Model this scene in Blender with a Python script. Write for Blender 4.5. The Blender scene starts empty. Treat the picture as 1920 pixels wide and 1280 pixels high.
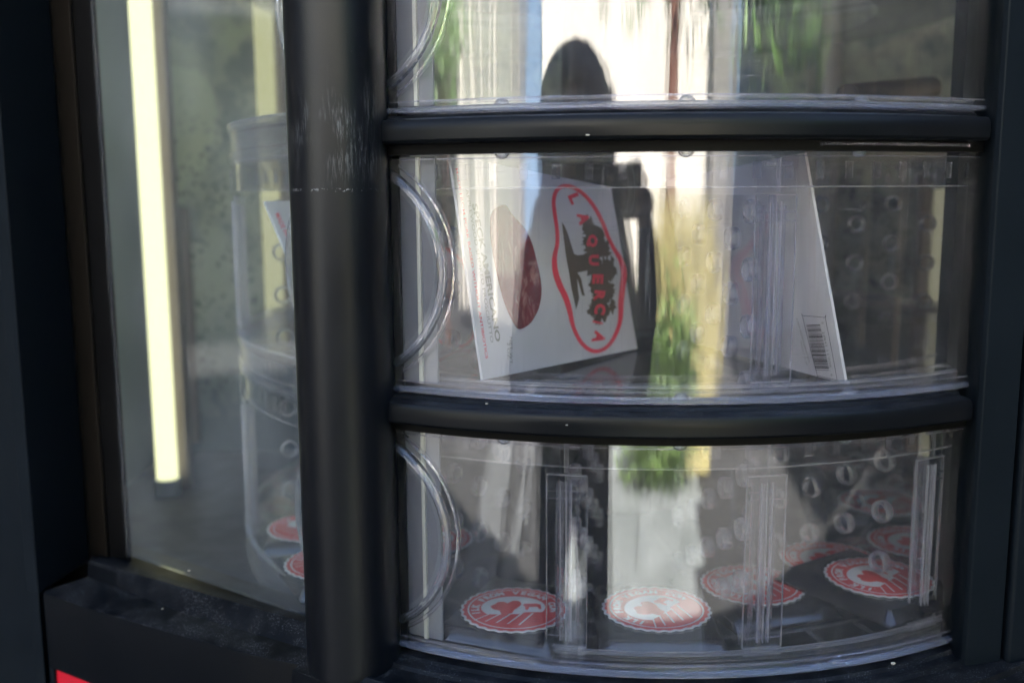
import bpy, bmesh, math, random
from mathutils import Vector, Matrix
random.seed(7)
R = math.radians
EZ = 1.30                      # height of the lens above the ground; plan: X right, Y away from the lens
PITCH = R(8.56)
F = 1867.0
sc = bpy.context.scene

# ------------------------------------------------------------------ camera
cd = bpy.data.cameras.new('camera')
cam = bpy.data.objects.new('camera', cd)
sc.collection.objects.link(cam)
cam.location = (0, 0, EZ)
cam.rotation_euler = (Matrix.Rotation(math.pi/2-PITCH, 3, 'X') @ Matrix.Rotation(R(-0.3), 3, 'Z')).to_euler()
cd.sensor_width = 36.0
cd.lens = 36.0*F/1920.0
cd.clip_start = 0.005
cd.clip_end = 500
cd.dof.use_dof = True
cd.dof.focus_distance = 0.60
cd.dof.aperture_fstop = 4.6
sc.camera = cam

# ------------------------------------------------------------------ world, sun, exposure
SUN_EL, SUN_AZ = 58.0, 14.0    # the sun stands behind the machine, a little to the right
w = bpy.data.worlds.new('World'); sc.world = w; w.use_nodes = True
nt = w.node_tree; nt.nodes.clear()
sky = nt.nodes.new('ShaderNodeTexSky'); sky.sky_type = 'NISHITA'; sky.sun_disc = False
sky.sun_elevation = R(SUN_EL); sky.sun_rotation = R(SUN_AZ)
bg = nt.nodes.new('ShaderNodeBackground'); bg.inputs[1].default_value = 0.07
wo = nt.nodes.new('ShaderNodeOutputWorld')
nt.links.new(sky.outputs[0], bg.inputs[0]); nt.links.new(bg.outputs[0], wo.inputs[0])
sd = bpy.data.lights.new('sun', 'SUN'); sd.energy = 5.0; sd.angle = R(0.5); sd.color = (1, .95, .86)
sun = bpy.data.objects.new('sun', sd); sc.collection.objects.link(sun)
sv = Vector((math.sin(R(SUN_AZ))*math.cos(R(SUN_EL)), math.cos(R(SUN_AZ))*math.cos(R(SUN_EL)), math.sin(R(SUN_EL))))
sun.rotation_euler = sv.to_track_quat('Z', 'Y').to_euler()
sun.location = (0, 0, 12)
sc.view_settings.view_transform = 'Standard'; sc.view_settings.look = 'None'
sc.view_settings.exposure = 3.82; sc.view_settings.gamma = 1; sc.view_settings.use_curve_mapping = False
cy = sc.cycles
cy.max_bounces = 14; cy.transparent_max_bounces = 64; cy.transmission_bounces = 12; cy.glossy_bounces = 8; cy.diffuse_bounces = 4
cy.use_denoising = True
cy.sample_clamp_indirect = 6.0

# ------------------------------------------------------------------ helpers
def P(px, py, Y):
    """a point of the place, from where it shows and how deep it stands"""
    u = (px-960)/F; v = -(py-640)/F
    d = Vector((u, math.cos(PITCH)+v*math.sin(PITCH), -math.sin(PITCH)+v*math.cos(PITCH)))
    d *= Y/d.y
    return Vector((d.x, d.y, d.z+EZ))
AX, AY = 0.107, 0.955          # axis of the carousel and of the curved doors
def cyl(r, a, z):
    return Vector((AX+r*math.sin(a), AY-r*math.cos(a), z+EZ))

class MB:
    def __init__(s): s.v = []; s.f = []; s.m = []; s.uv = []
    def add(s, vs, fs, mi=0, uvs=None):
        b = len(s.v); s.v += [tuple(p) for p in vs]; s.f += [tuple(i+b for i in f) for f in fs]
        s.m += [mi]*len(fs); s.uv += list(uvs) if uvs else [(0, 0)]*len(vs)
        return s
    def box(s, c, d, mi=0, M=None):
        vs = [Vector((x*d[0]/2, y*d[1]/2, z*d[2]/2)) for x in (-1, 1) for y in (-1, 1) for z in (-1, 1)]
        if M: vs = [M @ p for p in vs]
        vs = [p+Vector(c) for p in vs]
        return s.add(vs, [(0, 1, 3, 2), (4, 6, 7, 5), (0, 4, 5, 1), (2, 3, 7, 6), (0, 2, 6, 4), (1, 5, 7, 3)], mi)
    def grid(s, rows, mi=0, uvs=None, closed=False, cyc=False):
        n = len(rows); m = len(rows[0]); fs = []
        for i in range(n-1 if not cyc else n):
            for j in range(m if closed else m-1):
                i2 = (i+1) % n; j2 = (j+1) % m
                fs.append((i*m+j, i*m+j2, i2*m+j2, i2*m+j))
        vs = [p for r in rows for p in r]
        return s.add(vs, fs, mi, [u for r in uvs for u in r] if uvs else None)
    def sweep(s, prof, a0, a1, n, mi=0):
        """closed profile [(r, z)] turned about the carousel's axis; degrees"""
        full = abs(a1-a0) >= 359.9
        rows = []; uv = []
        for i in range(n if full else n+1):
            a = R(a0+(a1-a0)*i/n)
            rows.append([cyl(r, a, z) for r, z in prof]); uv.append([(a*0.372, z) for r, z in prof])
        b = len(s.v)
        s.grid(rows, mi, uv, closed=True, cyc=full)
        if not full:
            m = len(prof)
            s.f.append(tuple(b+j for j in range(m))[::-1]); s.m.append(mi)
            s.f.append(tuple(b+n*m+j for j in range(m))); s.m.append(mi)
        return s
    def tube(s, pts, r, n=10, mi=0, cap=True, rs=None):
        rows = []; up = None
        for i, p in enumerate(pts):
            p = Vector(p); q = Vector(pts[min(i+1, len(pts)-1)]); o = Vector(pts[max(i-1, 0)])
            t = (q-o).normalized()
            if up is None:
                up = Vector((0, 0, 1)) if abs(t.z) < .9 else Vector((1, 0, 0))
            e = t.cross(up).normalized(); u2 = e.cross(t).normalized(); up = u2
            rr = rs[i] if rs else r
            rows.append([p+e*math.cos(2*math.pi*k/n)*rr+u2*math.sin(2*math.pi*k/n)*rr for k in range(n)])
        b = len(s.v); s.grid(rows, mi, closed=True)
        if cap:
            s.f.append(tuple(b+k for k in range(n))[::-1]); s.m.append(mi)
            s.f.append(tuple(b+(len(rows)-1)*n+k for k in range(n))); s.m.append(mi)
        return s
    def prism(s, poly, z0, z1, mi=0):
        """plan outline [(x, y)] stood up between two heights (heights from the ground)"""
        n = len(poly); vs = [(x, y, z0) for x, y in poly]+[(x, y, z1) for x, y in poly]
        fs = [(i, (i+1) % n, n+(i+1) % n, n+i) for i in range(n)]+[tuple(range(n))[::-1], tuple(range(n, 2*n))]
        return s.add(vs, fs, mi)
    def build(s, name, mats, parent=None, smooth=None, bevel=0, seg=2):
        me = bpy.data.meshes.new(name); me.from_pydata(s.v, [], s.f)
        if not isinstance(mats, (list, tuple)): mats = [mats]
        for m in mats: me.materials.append(m)
        me.polygons.foreach_set('material_index', s.m)
        ul = me.uv_layers.new(name='UVMap')
        for l in me.loops: ul.data[l.index].uv = s.uv[l.vertex_index]
        bm = bmesh.new(); bm.from_mesh(me); bmesh.ops.recalc_face_normals(bm, faces=bm.faces)
        if smooth is not None:
            for f in bm.faces: f.smooth = True
            for e in bm.edges:
                if len(e.link_faces) == 2 and e.calc_face_angle(0) > R(smooth): e.smooth = False
        bm.to_mesh(me); bm.free()
        o = bpy.data.objects.new(name, me); sc.collection.objects.link(o)
        if parent: o.parent = parent; o.matrix_parent_inverse = parent.matrix_world.inverted()
        if bevel:
            b = o.modifiers.new('bevel', 'BEVEL'); b.width = bevel; b.segments = seg; b.limit_method = 'ANGLE'; b.angle_limit = R(35)
        return o
def tag(o, label=None, cat=None, group=None, kind=None):
    if label: o['label'] = label
    if cat: o['category'] = cat
    if group: o['group'] = group
    if kind: o['kind'] = kind
    return o
def empty(name, loc, label, cat, group=None):
    o = bpy.data.objects.new(name, None); sc.collection.objects.link(o); o.location = loc
    o.matrix_world = Matrix.Translation(Vector(loc)); o.empty_display_size = .05
    return tag(o, label, cat, group)
def copy_tree(o, parent=None):
    c = o.copy(); sc.collection.objects.link(c)
    if parent is not None: c.parent = parent
    for ch in [x for x in list(bpy.data.objects) if x.parent == o and x != c]: copy_tree(ch, c)
    return c

# ------------------------------------------------------------------ material helpers
class NT:
    def __init__(s, name):
        s.m = bpy.data.materials.new(name); s.m.use_nodes = True; s.t = s.m.node_tree; s.t.nodes.clear()
        s.out = s.n('ShaderNodeOutputMaterial')
    def n(s, kind, **kw):
        x = s.t.nodes.new(kind)
        for k, v in kw.items(): setattr(x, k, v)
        return x
    def set(s, sock, v):
        if hasattr(v, 'is_output') or isinstance(v, bpy.types.NodeSocket): s.t.links.new(v, sock)
        elif isinstance(v, (tuple, list)) and len(v) == 3 and sock.type == 'RGBA': sock.default_value = (*v, 1)
        else: sock.default_value = v
    def math(s, op, a, b=0.0, c=None, clamp=False):
        x = s.n('ShaderNodeMath', operation=op, use_clamp=clamp); s.set(x.inputs[0], a); s.set(x.inputs[1], b)
        if c is not None: s.set(x.inputs[2], c)
        return x.outputs[0]
    def ramp(s, v, a, b, lo=0.0, hi=1.0, smooth=True):
        x = s.n('ShaderNodeMapRange', interpolation_type='SMOOTHSTEP' if smooth else 'LINEAR')
        s.set(x.inputs['Value'], v)
        for k, q in zip(('From Min', 'From Max', 'To Min', 'To Max'), (a, b, lo, hi)): s.set(x.inputs[k], q)
        return x.outputs[0]
    def mix(s, f, a, b):
        x = s.n('ShaderNodeMix', data_type='RGBA'); s.set(x.inputs[0], f); s.set(x.inputs[6], a); s.set(x.inputs[7], b)
        return x.outputs[2]
    def mixs(s, f, a, b):
        x = s.n('ShaderNodeMixShader'); s.set(x.inputs[0], f); s.t.links.new(a, x.inputs[1]); s.t.links.new(b, x.inputs[2])
        return x.outputs[0]
    def coord(s, kind='Object'): return s.n('ShaderNodeTexCoord').outputs[kind]
    def mapv(s, v, scale=(1, 1, 1), loc=(0, 0, 0), rot=(0, 0, 0)):
        x = s.n('ShaderNodeMapping'); s.set(x.inputs[0], v); x.inputs['Scale'].default_value = scale
        x.inputs['Location'].default_value = loc; x.inputs['Rotation'].default_value = rot
        return x.outputs[0]
    def noise(s, v, scale=5.0, detail=2.0, rough=.5, dist=0.0):
        x = s.n('ShaderNodeTexNoise'); s.set(x.inputs['Vector'], v); x.inputs['Scale'].default_value = scale
        x.inputs['Detail'].default_value = detail; x.inputs['Roughness'].default_value = rough; x.inputs['Distortion'].default_value = dist
        return x.outputs[0]
    def voro(s, v, scale=5.0, feature='F1'):
        x = s.n('ShaderNodeTexVoronoi', feature=feature); s.set(x.inputs['Vector'], v); x.inputs['Scale'].default_value = scale
        return x.outputs['Distance']
    def sep(s, v):
        x = s.n('ShaderNodeSeparateXYZ'); s.set(x.inputs[0], v); return x.outputs
    def bump(s, h, strength=.3, dist=.001, normal=None):
        x = s.n('ShaderNodeBump'); s.set(x.inputs['Height'], h); s.set(x.inputs['Strength'], strength); x.inputs['Distance'].default_value = dist
        if normal is not None: s.set(x.inputs['Normal'], normal)
        return x.outputs[0]
    def bsdf(s, **kw):
        x = s.n('ShaderNodeBsdfPrincipled')
        for k, v in kw.items(): s.set(x.inputs[k.replace('_', ' ')], v)
        return x.outputs[0]
    def done(s, sh): s.t.links.new(sh, s.out.inputs[0]); return s.m
def plain(name, col, rough=.5, **kw):
    t = NT(name); c = t.coord('Object')
    v = t.noise(c, 40, 3)
    col2 = tuple(x*.82 for x in col)
    return t.done(t.bsdf(Base_Color=t.mix(v, col, col2), Roughness=t.ramp(v, .3, .7, rough*.9, min(1, rough*1.1)), **kw))

def black_coat(name, base, rough, grain=1500, dusty=0.0, scuffs=False, bump=.25, spec=.22):
    t = NT(name); c = t.coord('Object')
    g = t.noise(c, grain, 2)
    big = t.noise(c, 22, 4)
    specks = t.ramp(t.voro(c, 260), .0, .13, 1, 0)
    gate = t.ramp(t.noise(c, 60, 2), .52, .66)
    sp = t.math('MULTIPLY', specks, gate)
    dust = t.math('MULTIPLY', sp, .10)
    if dusty:
        fine = t.ramp(t.voro(c, 900), .05, .32, 1, 0)
        fine = t.math('MULTIPLY', fine, t.ramp(t.noise(c, 70, 4), .38, .68))
        film = t.math('MULTIPLY', t.ramp(t.noise(c, 35, 5, .7), .3, .75), .045)
        dust = t.math('MULTIPLY', t.math('ADD', t.math('MAXIMUM', fine, sp), film), dusty, clamp=True)
    if scuffs:
        x, y, z = t.sep(c)
        band = t.math('MULTIPLY', t.ramp(z, EZ+.000, EZ+.020), t.ramp(z, EZ+.034, EZ+.082, 1, 0))
        xw = t.math('MULTIPLY', t.ramp(x, -.140, -.115), t.ramp(x, -.083, -.076, 1, 0))
        st = t.ramp(t.noise(t.mapv(c, (1, 1, .10), (0, 0, 0), (0, R(10), 0)), 700, 6, .75), .47, .66)
        lump = t.ramp(t.noise(t.mapv(c, (1, 1, .5)), 60, 3), .40, .60)
        scr = t.math('MULTIPLY', t.math('MULTIPLY', st, lump), t.math('MULTIPLY', band, xw))
        line = t.math('MULTIPLY', t.ramp(t.math('ABSOLUTE', t.math('SUBTRACT', t.math('ADD', z, t.math('MULTIPLY', t.noise(c, 90, 2), .003)), EZ+.0030)), .0003, .0013, 1, 0), t.ramp(t.math('ADD', t.noise(c, 380, 5, .7), t.math('MULTIPLY', t.noise(c, 40, 2), .35)), .70, .80))
        line = t.math('MULTIPLY', line, xw)
        dust = t.math('MAXIMUM', dust, t.math('MAXIMUM', t.math('MULTIPLY', scr, .36), t.math('MULTIPLY', line, .9)))
    if dusty:
        nz = t.sep(t.n('ShaderNodeNewGeometry').outputs['Normal'])[2]
        dust = t.math('ADD', t.math('MULTIPLY', dust, t.ramp(nz, .35, .85)), t.math('MULTIPLY', sp, .10), clamp=True)
    col = t.mix(dust, t.mix(big, base, tuple(b*1.4 for b in base)), (.30, .31, .33))
    rg = t.math('ADD', t.ramp(big, .2, .8, rough-.05, rough+.07), t.math('MULTIPLY', dust, .4))
    nb = t.bump(g, bump, .0004)
    return t.done(t.bsdf(Base_Color=col, Roughness=rg, Normal=nb, Specular_IOR_Level=spec))
M = {}
M['coat'] = black_coat('black_powder_coat', (.0048, .0070, .0100), .46, spec=.05, bump=.25)
M['coat_pillar'] = black_coat('black_powder_coat_pillar', (.0028, .0036, .0058), .36, scuffs=True, spec=.28, bump=.22)
M['coat_dusty'] = black_coat('black_powder_coat_dusty', (.0030, .0038, .0055), .34, dusty=.9, spec=.10)
M['coat_brown'] = black_coat('brown_black_strip', (.009, .0075, .0065), .5, spec=.06)
M['rubber'] = black_coat('black_rubber', (.003, .003, .0035), .6, spec=.1)
M['rail'] = black_coat('black_rail', (.0045, .0052, .0065), .30, grain=300, bump=.04)
M['rail_dusty'] = black_coat('black_rail_dusty', (.0035, .0042, .0058), .33, grain=300, dusty=.6, bump=.06, spec=.16)

def pane_mat(name, ior=1.58, tint=(.965, .97, .985), wavy=0.0, worn=False, film=0, rough=.012):
    """clear sheet with real thickness: light passes straight, each face mirrors by Fresnel"""
    t = NT(name)
    geo = t.n('ShaderNodeNewGeometry')
    io = t.ramp(geo.outputs['Backfacing'], 0, 1, ior, 1/ior, smooth=False)
    c = t.coord('Object'); uv = t.coord('UV')
    nrm = None
    if wavy:
        u = t.mapv(uv, (1, .05, 1))
        h = t.math('ADD', t.noise(u, 34, 2, .5), t.math('MULTIPLY', t.noise(u, 150, 2, .5), .05))
        h = t.math('ADD', h, t.math('MULTIPLY', t.noise(t.mapv(uv, (.35, .22, 1)), 60, 1), .18))
        nrm = t.bump(h, wavy, .004)
    fr = t.n('ShaderNodeFresnel'); t.set(fr.inputs['IOR'], io)
    if nrm is not None: t.set(fr.inputs['Normal'], nrm)
    gl = t.n('ShaderNodeBsdfGlossy'); gl.inputs['Roughness'].default_value = rough
    if nrm is not None: t.set(gl.inputs['Normal'], nrm)
    tr = t.n('ShaderNodeBsdfTransparent'); t.set(tr.inputs[0], tint)
    sh = t.mixs(fr.outputs[0], tr.outputs[0], gl.outputs[0])
    if worn:
        scratch = t.ramp(t.noise(t.mapv(uv, (.05, 1, 1)), 900, 3, .65), .56, .72)
        x, y, z = t.sep(uv)
        area = t.math('MULTIPLY', t.ramp(t.noise(t.mapv(uv, (.5, 1.6, 1)), 14, 2), .42, .68), 1.0)
        vs = t.ramp(t.noise(t.mapv(uv, (1, .03, 1)), 420, 3, .6), .56, .74)
        amt = t.math('ADD', t.math('MULTIPLY', t.math('MULTIPLY', scratch, area), .11), t.math('MULTIPLY', vs, .045))
        dots = t.math('MULTIPLY', t.ramp(t.voro(c, 330), .0, .06, 1, 0), t.ramp(t.noise(c, 45, 2), .55, .65))
        amt = t.math('ADD', t.math('ADD', amt, .012), t.math('MULTIPLY', dots, .5), clamp=True)
        df = t.n('ShaderNodeBsdfDiffuse'); t.set(df.inputs[0], (.78, .79, .86))
        sh = t.mixs(amt, sh, df.outputs[0])
    if film:
        d1 = t.n('ShaderNodeBsdfDiffuse'); t.set(d1.inputs[0], (.66, .72, .80))
        sh = t.mixs(t.ramp(t.noise(t.mapv(c, (1, 1, .6)), 14, 4, .6), .3, .75, film*.4, film), sh, d1.outputs[0])
    return t.done(sh)
M['door'] = pane_mat('clear_door_plastic', 1.78, (.975, .975, .985), wavy=.11, worn=True)
M['panel'] = pane_mat('clear_panel_plastic', 1.50, (.95, .95, .965), wavy=.0, rough=.03)
M['window'] = pane_mat('window_glass', 1.52, (.95, .975, .975), film=.07)
M['floor_plastic'] = pane_mat('clear_tray_floor_plastic', 1.33, (.66, .66, .72), rough=.10)
def glassy(name, col=(.93, .93, 1.0), rough=.02, ior=1.5, b=.0, clear=.5, milk=.055):
    t = NT(name); c = t.coord('Object')
    kw = {}
    if b: kw['Normal'] = t.bump(t.noise(c, 160, 2), b, .002)
    g = t.bsdf(Base_Color=col, Roughness=rough, IOR=ior, Transmission_Weight=1.0, **kw)
    tr = t.n('ShaderNodeBsdfTransparent'); t.set(tr.inputs[0], col)
    tl = t.n('ShaderNodeBsdfTranslucent'); t.set(tl.inputs[0], (.8, .8, .84))
    df = t.n('ShaderNodeBsdfDiffuse'); t.set(df.inputs[0], (.8, .8, .84))
    return t.done(t.mixs(milk, t.mixs(clear, g, tr.outputs[0]), t.mixs(.5, tl.outputs[0], df.outputs[0])))
M['clear_ring'] = glassy('clear_hole_rim_plastic', b=.1, clear=.40, milk=.17)
M['clear_pull'] = glassy('clear_finger_pull_plastic', (.93, .94, 1.0), .015, 1.55, .06, .18, .03)
M['clear'] = glassy('clear_moulded_plastic', b=.25)
M['clear_lip'] = glassy('clear_edge_lip_plastic', (.90, .90, .99), .06, b=.1)
M['frosty'] = None
t = NT('milky_edge_plastic'); c = t.coord('Object')
g = t.bsdf(Base_Color=(.66, .71, .92), Roughness=.12, Transmission_Weight=.9, IOR=1.5, Normal=t.bump(t.noise(c, 200, 2), .2, .002))
tr = t.n('ShaderNodeBsdfTransparent')
M['frosty'] = t.done(t.mixs(.35, g, tr.outputs[0]))

t = NT('milky_band_plastic'); c = t.coord('Object')
g = t.bsdf(Base_Color=(.80, .84, .86), Roughness=.15, Transmission_Weight=.8, IOR=1.45)
tr = t.n('ShaderNodeBsdfTransparent')
M['frosty_thin'] = t.done(t.mixs(.72, g, tr.outputs[0]))
t = NT('cabinet_liner'); c = t.coord('Object')
M['liner'] = t.done(t.bsdf(Base_Color=t.mix(t.noise(c, 12, 4), (.13, .185, .24), (.20, .26, .32)), Roughness=.32, Metallic=.25))
def fogged():
    """inner back panel, misted: a heavy patch high up, beads round it and clear drops where the mist has run together"""
    t = NT('misted_back_panel'); c = t.coord('Object'); x, y, z = t.sep(c); zz = t.math('SUBTRACT', z, EZ)
    patch = t.noise(t.mapv(c, (1, 1, .8)), 16, 5, .62); fine = t.noise(c, 60, 4, .6)
    rx = t.math('MULTIPLY', t.math('SUBTRACT', x, -.462), 17.0); rz = t.math('MULTIPLY', t.math('SUBTRACT', zz, .095), 9.5)
    rr = t.math('SQRT', t.math('ADD', t.math('MULTIPLY', rx, rx), t.math('MULTIPLY', rz, rz)))
    rr = t.math('ADD', rr, t.math('MULTIPLY', t.math('SUBTRACT', patch, .5), 1.5))
    core = t.ramp(rr, .75, 1.25, .85, 0)
    high = t.ramp(zz, -.36, -.10, .05, 1.0)
    film = t.math('MULTIPLY', t.math('MULTIPLY', t.ramp(patch, .36, .58, .15, .85), high), .72)
    gate = t.math('MULTIPLY', t.ramp(t.noise(t.mapv(c, (1, 1, 1), (3, 1, 2)), 20, 3, .6), .42, .49), t.ramp(t.math('ABSOLUTE', t.math('SUBTRACT', zz, -.10)), .12, .26, 1, .15))
    vor = t.math('ADD', t.voro(t.mapv(c, (1, 1, .8)), 125), t.math('MULTIPLY', t.math('SUBTRACT', fine, .5), .5))
    drops = t.math('MULTIPLY', t.ramp(vor, .27, .32, 1, 0), gate)
    beads = t.math('MULTIPLY', t.ramp(t.voro(c, 230), .10, .20, 1, 0), t.ramp(t.math('ABSOLUTE', t.math('SUBTRACT', rr, .85)), .05, .3, .5, 0))
    amt = t.math('MAXIMUM', film, core)
    amt = t.math('MULTIPLY', amt, t.math('SUBTRACT', 1.0, drops))
    amt = t.math('ADD', amt, beads, clamp=True)
    base = t.mix(t.noise(c, 9, 4), (.075, .11, .155), (.12, .155, .19))
    return t.done(t.bsdf(Base_Color=t.mix(amt, t.mix(drops, base, (.03, .05, .075)), (.62, .68, .50)), Roughness=t.ramp(amt, 0, .6, .25, .8)))
M['misted'] = fogged()
M['liner_warm'] = plain('warm_grey_inner_wall', (.24, .19, .18), .5)
M['edge'] = glassy('edge_highlight_plastic', b=.0, clear=.35, milk=.20)  # milky strips that carry the highlights along clear plastic edges
M['liner_dark'] = plain('dark_inner_metal', (.035, .042, .065), .75)
M['liner_pale'] = plain('pale_inner_post', (.62, .62, .55), .4)
M['hub'] = plain('hub_dark_plastic', (.035, .03, .03), .4)
M['white_strip'] = plain('grey_white_strip', (.19, .20, .23), .35)
M['endcap'] = plain('lamp_end_cap_plastic', (.55, .56, .6), .4)
def emit(name, col, st):
    t = NT(name); e = t.n('ShaderNodeEmission'); t.set(e.inputs[0], col); e.inputs[1].default_value = st
    return t.done(e.outputs[0])
M['lamp'] = emit('lit_fluorescent_glass', (1.0, .975, .56), .125)
M['shaft_glow'] = emit('glowing_shaft', (1.0, .97, .50), .04)  # glow given to the carousel's clear shaft
M['lamp_faint'] = emit('lit_faint_fluorescent_glass', (1.0, .97, .62), .019)
M['card'] = plain('white_card', (.60, .595, .63), .32)
M['card_side'] = plain('white_card_edge', (.70, .72, .76), .4)
def ink(name, col, rough=.35): return plain(name, col, rough)
M['red_ink'] = ink('red_ink', (.80, .04, .075)); M['brown_ink'] = ink('brown_ink', (.085, .06, .03))
M['grey_ink'] = ink('grey_ink', (.24, .25, .22)); M['black_ink'] = ink('black_ink', (.025, .025, .03))
M['seal_red'] = ink('seal_red', (.74, .065, .065)); M['seal_white'] = ink('seal_white', (.78, .76, .76))
t = NT('cured_ham'); c = t.coord('Object')
v = t.noise(t.mapv(c, (1, 1, .35), (0, 0, 0), (.5, .3, .6)), 70, 5, .65, 1.2)
M['ham'] = t.done(t.bsdf(Base_Color=t.mix(t.ramp(v, .56, .68), t.mix(t.noise(c, 30, 2), (.23, .018, .024), (.08, .010, .012)), (.36, .15, .13)), Roughness=.14, Normal=t.bump(v, .3, .002)))
t = NT('black_vacuum_film'); c = t.coord('Object')
v = t.noise(c, 60, 4, .6)
M['film'] = t.done(t.bsdf(Base_Color=(.011, .010, .014), Roughness=.16, Normal=t.bump(v, .35, .003), Coat_Weight=.6, Coat_Roughness=.08))
M['red_panel'] = plain('red_panel', (.55, .012, .03), .35)

# ------------------------------------------------------------------ the vending machine
vm = empty('vending_machine', (AX, .9, 0), 'black vending machine with three curved clear doors and a glass side window', 'vending machine')
# three doors, each a curved pane with its lips, bumps and round finger pull
DOORS = [(.048, .198), (-.125, .0255), (-.298, -.1475)]
A0, A1 = -33.0, 31.5
def ring_pts(cs, cz, r, Rr, n, a0=0, a1=360):
    out = []
    for i in range(n+1):
        a = R(a0+(a1-a0)*i/n)
        s = cs+r*math.cos(a); z = cz+r*math.sin(a)
        out.append((s, z))
    return out
def on_pane(s, z, rr): return cyl(rr, s/.372, z)
def ring_band(mb, cs, cz, prof, n=72):
    """prof: [(radius on the pane, distance from axis)] swept round a circle that lies on the curved pane"""
    rows = []
    for i in range(n):
        a = 2*math.pi*i/n
        rows.append([on_pane(cs+r*math.cos(a), cz+r*math.sin(a), rr) for r, rr in prof])
    return mb.grid(rows, closed=True, cyc=True)
HC = math.asin(-.207/.372)*.372
for k, (z0, z1) in enumerate(DOORS):
    mb = MB().sweep([(.3705, z0+.002), (.3735, z0+.002), (.3735, z1-.002), (.3705, z1-.002)], A0, A1, 150)
    door = mb.build('door', M['door'], vm, smooth=40)
    lip = MB()
    # lower lip: bright outer bead, groove, second bead, inward flange
    lip.sweep([(.3737, z0-.0005), (.3768, z0-.0005), (.3776, z0+.0004), (.3776, z0+.0017), (.3768, z0+.0026), (.3737, z0+.0028)], A0, A1, 120)
    lip.build('lower_lip', M['frosty'], door, smooth=30)
    l2 = MB().sweep([(.3740, z0+.0058), (.3750, z0+.0059), (.3750, z0+.0066), (.3740, z0+.0067)], A0, A1, 110)
    l2.sweep([(.3615, z0-.0002), (.3703, z0-.0002), (.3703, z0+.0012), (.3615, z0+.0012)], A0, A1, 110)
    l2.build('lip_bead', M['clear_lip'], door, smooth=30)
    up = MB().sweep([(.3737, z1-.0034), (.3752, z1-.0034), (.3764, z1-.0026), (.3766, z1-.0008), (.3760, z1), (.3737, z1)], A0, A1, 120)
    up.sweep([(.3740, z1-.0062), (.3748, z1-.0061), (.3748, z1-.0056), (.3740, z1-.0055)], A0, A1, 110)
    up.build('upper_lip', M['clear_lip'], door, smooth=30)
    for a in (-17.5, -1.0, 15.0):
        for zz, sg in ((z0+.0026, 1), (z1-.0034, -1)):
            b = MB(); rows = []
            for i in range(7):
                ph = math.pi/2*i/6
                rows.append([cyl(.3740+.0032*math.sin(ph), R(a)+(.0046*math.cos(ph)*math.cos(th))/.372, zz+sg*.0034*math.cos(ph)*math.sin(th)) for th in [math.pi*j/12 for j in range(13)]])
            b.grid(rows); b.build('lip_bump', M['frosty'], door, smooth=60)
    ring = MB()
    cz = (z0+z1)/2+.001
    ring_band(ring, HC, cz, [(.0638, .3736), (.0644, .3762), (.0655, .3770), (.0676, .3770), (.0690, .3760), (.0698, .3737)])
    ring.build('finger_pull', M['clear_pull'], door, smooth=35)
    ring = MB(); ring_band(ring, HC, cz, [(.0716, .3704), (.0722, .3676), (.0738, .3676), (.0744, .3704)])  # outer ring models the mirrored echo of the finger pull
    ring_band(ring, HC, cz, [(.0640, .3704), (.0646, .3680), (.0658, .3680), (.0664, .3704)])
    ring.build('pull_echo_rings', M['clear_pull'], door, smooth=35)
    dish = MB(); rows = []
    for i in range(14):
        r = .0608*i/13
        rows.append([on_pane(HC+r*math.cos(2*math.pi*j/60), cz+r*math.sin(2*math.pi*j/60), .3742-.0*r+.0034*(r/.0608)**2-.0030) for j in range(60)])
    rows2 = [[p+Vector((0, .0012, 0)) for p in rw] for rw in rows]
    dish.grid(rows, closed=True, uvs=[[(0, 0)]*60]*14); dish.grid(rows2, closed=True, uvs=[[(0, 0)]*60]*14)
    dish.build('pull_dish', M['panel'], door, smooth=60)
    st = MB().sweep([(.3640, z0+.004), (.3660, z0+.004), (.3660, z1-.004), (.3640, z1-.004)], -33, -24.9, 14)
    st.build('door_end_strip', M['white_strip'], door, bevel=.0006)
    st = MB().sweep([(.3655, z0+.004), (.3682, z0+.004), (.3682, z1-.004), (.3655, z1-.004)], -26.9, -26.5, 2)
    st.build('strip_edge', M['liner_pale'], door, bevel=.0003)

# rails between the doors
for z in (.0285, -.1445):
    h = .0142
    prof = [(.352, z+.0005), (.3840, z), (.3872, z+.0006), (.3885, z+.0022), (.3888, z+h*.5), (.3884, z+h-.0024), (.3872, z+h-.0004), (.3850, z+h+.0004), (.3790, z+h+.0012), (.3775, z+h+.0030), (.352, z+h+.0030)]
    MB().sweep(prof, -28.9, 27.9, 120).build('rail', M['rail_dusty'], vm, smooth=35)
    MB().sweep([(.3700, z-.0060), (.3775, z-.0060), (.3775, z-.0002), (.3700, z-.0002)], -29.5, 29.5, 90).build('rail_recess_shade', M['rubber'], vm)  # shade of the recess under the rail, built as a black strip
# toothed strip under the upper rail, towards the right
ts = MB()
for i in range(46):
    a = R(11+i*.36)
    Mx = Matrix.Rotation(a, 3, 'Z')
    ts.box(cyl(.3782, a, .0262), (.0012, .0014, .0018), M=Mx)
ts.build('rail_teeth', M['clear_lip'], vm)

# pillar between window and doors
poly = []
cx, wy = -.1065, .0305
for i in range(41):
    a = math.pi*i/40
    sx = math.copysign(abs(math.cos(a))**.80, math.cos(a)); sy = abs(math.sin(a))**.95
    poly.append((cx-wy*sx*-1 if False else cx+wy*sx, .628-.034*sy))
poly += [(cx-wy, .690), (cx+wy, .690)]
MB().prism(poly, EZ-.3085, EZ+.55).build('pillar', M['coat_pillar'], vm, smooth=30)
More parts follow.
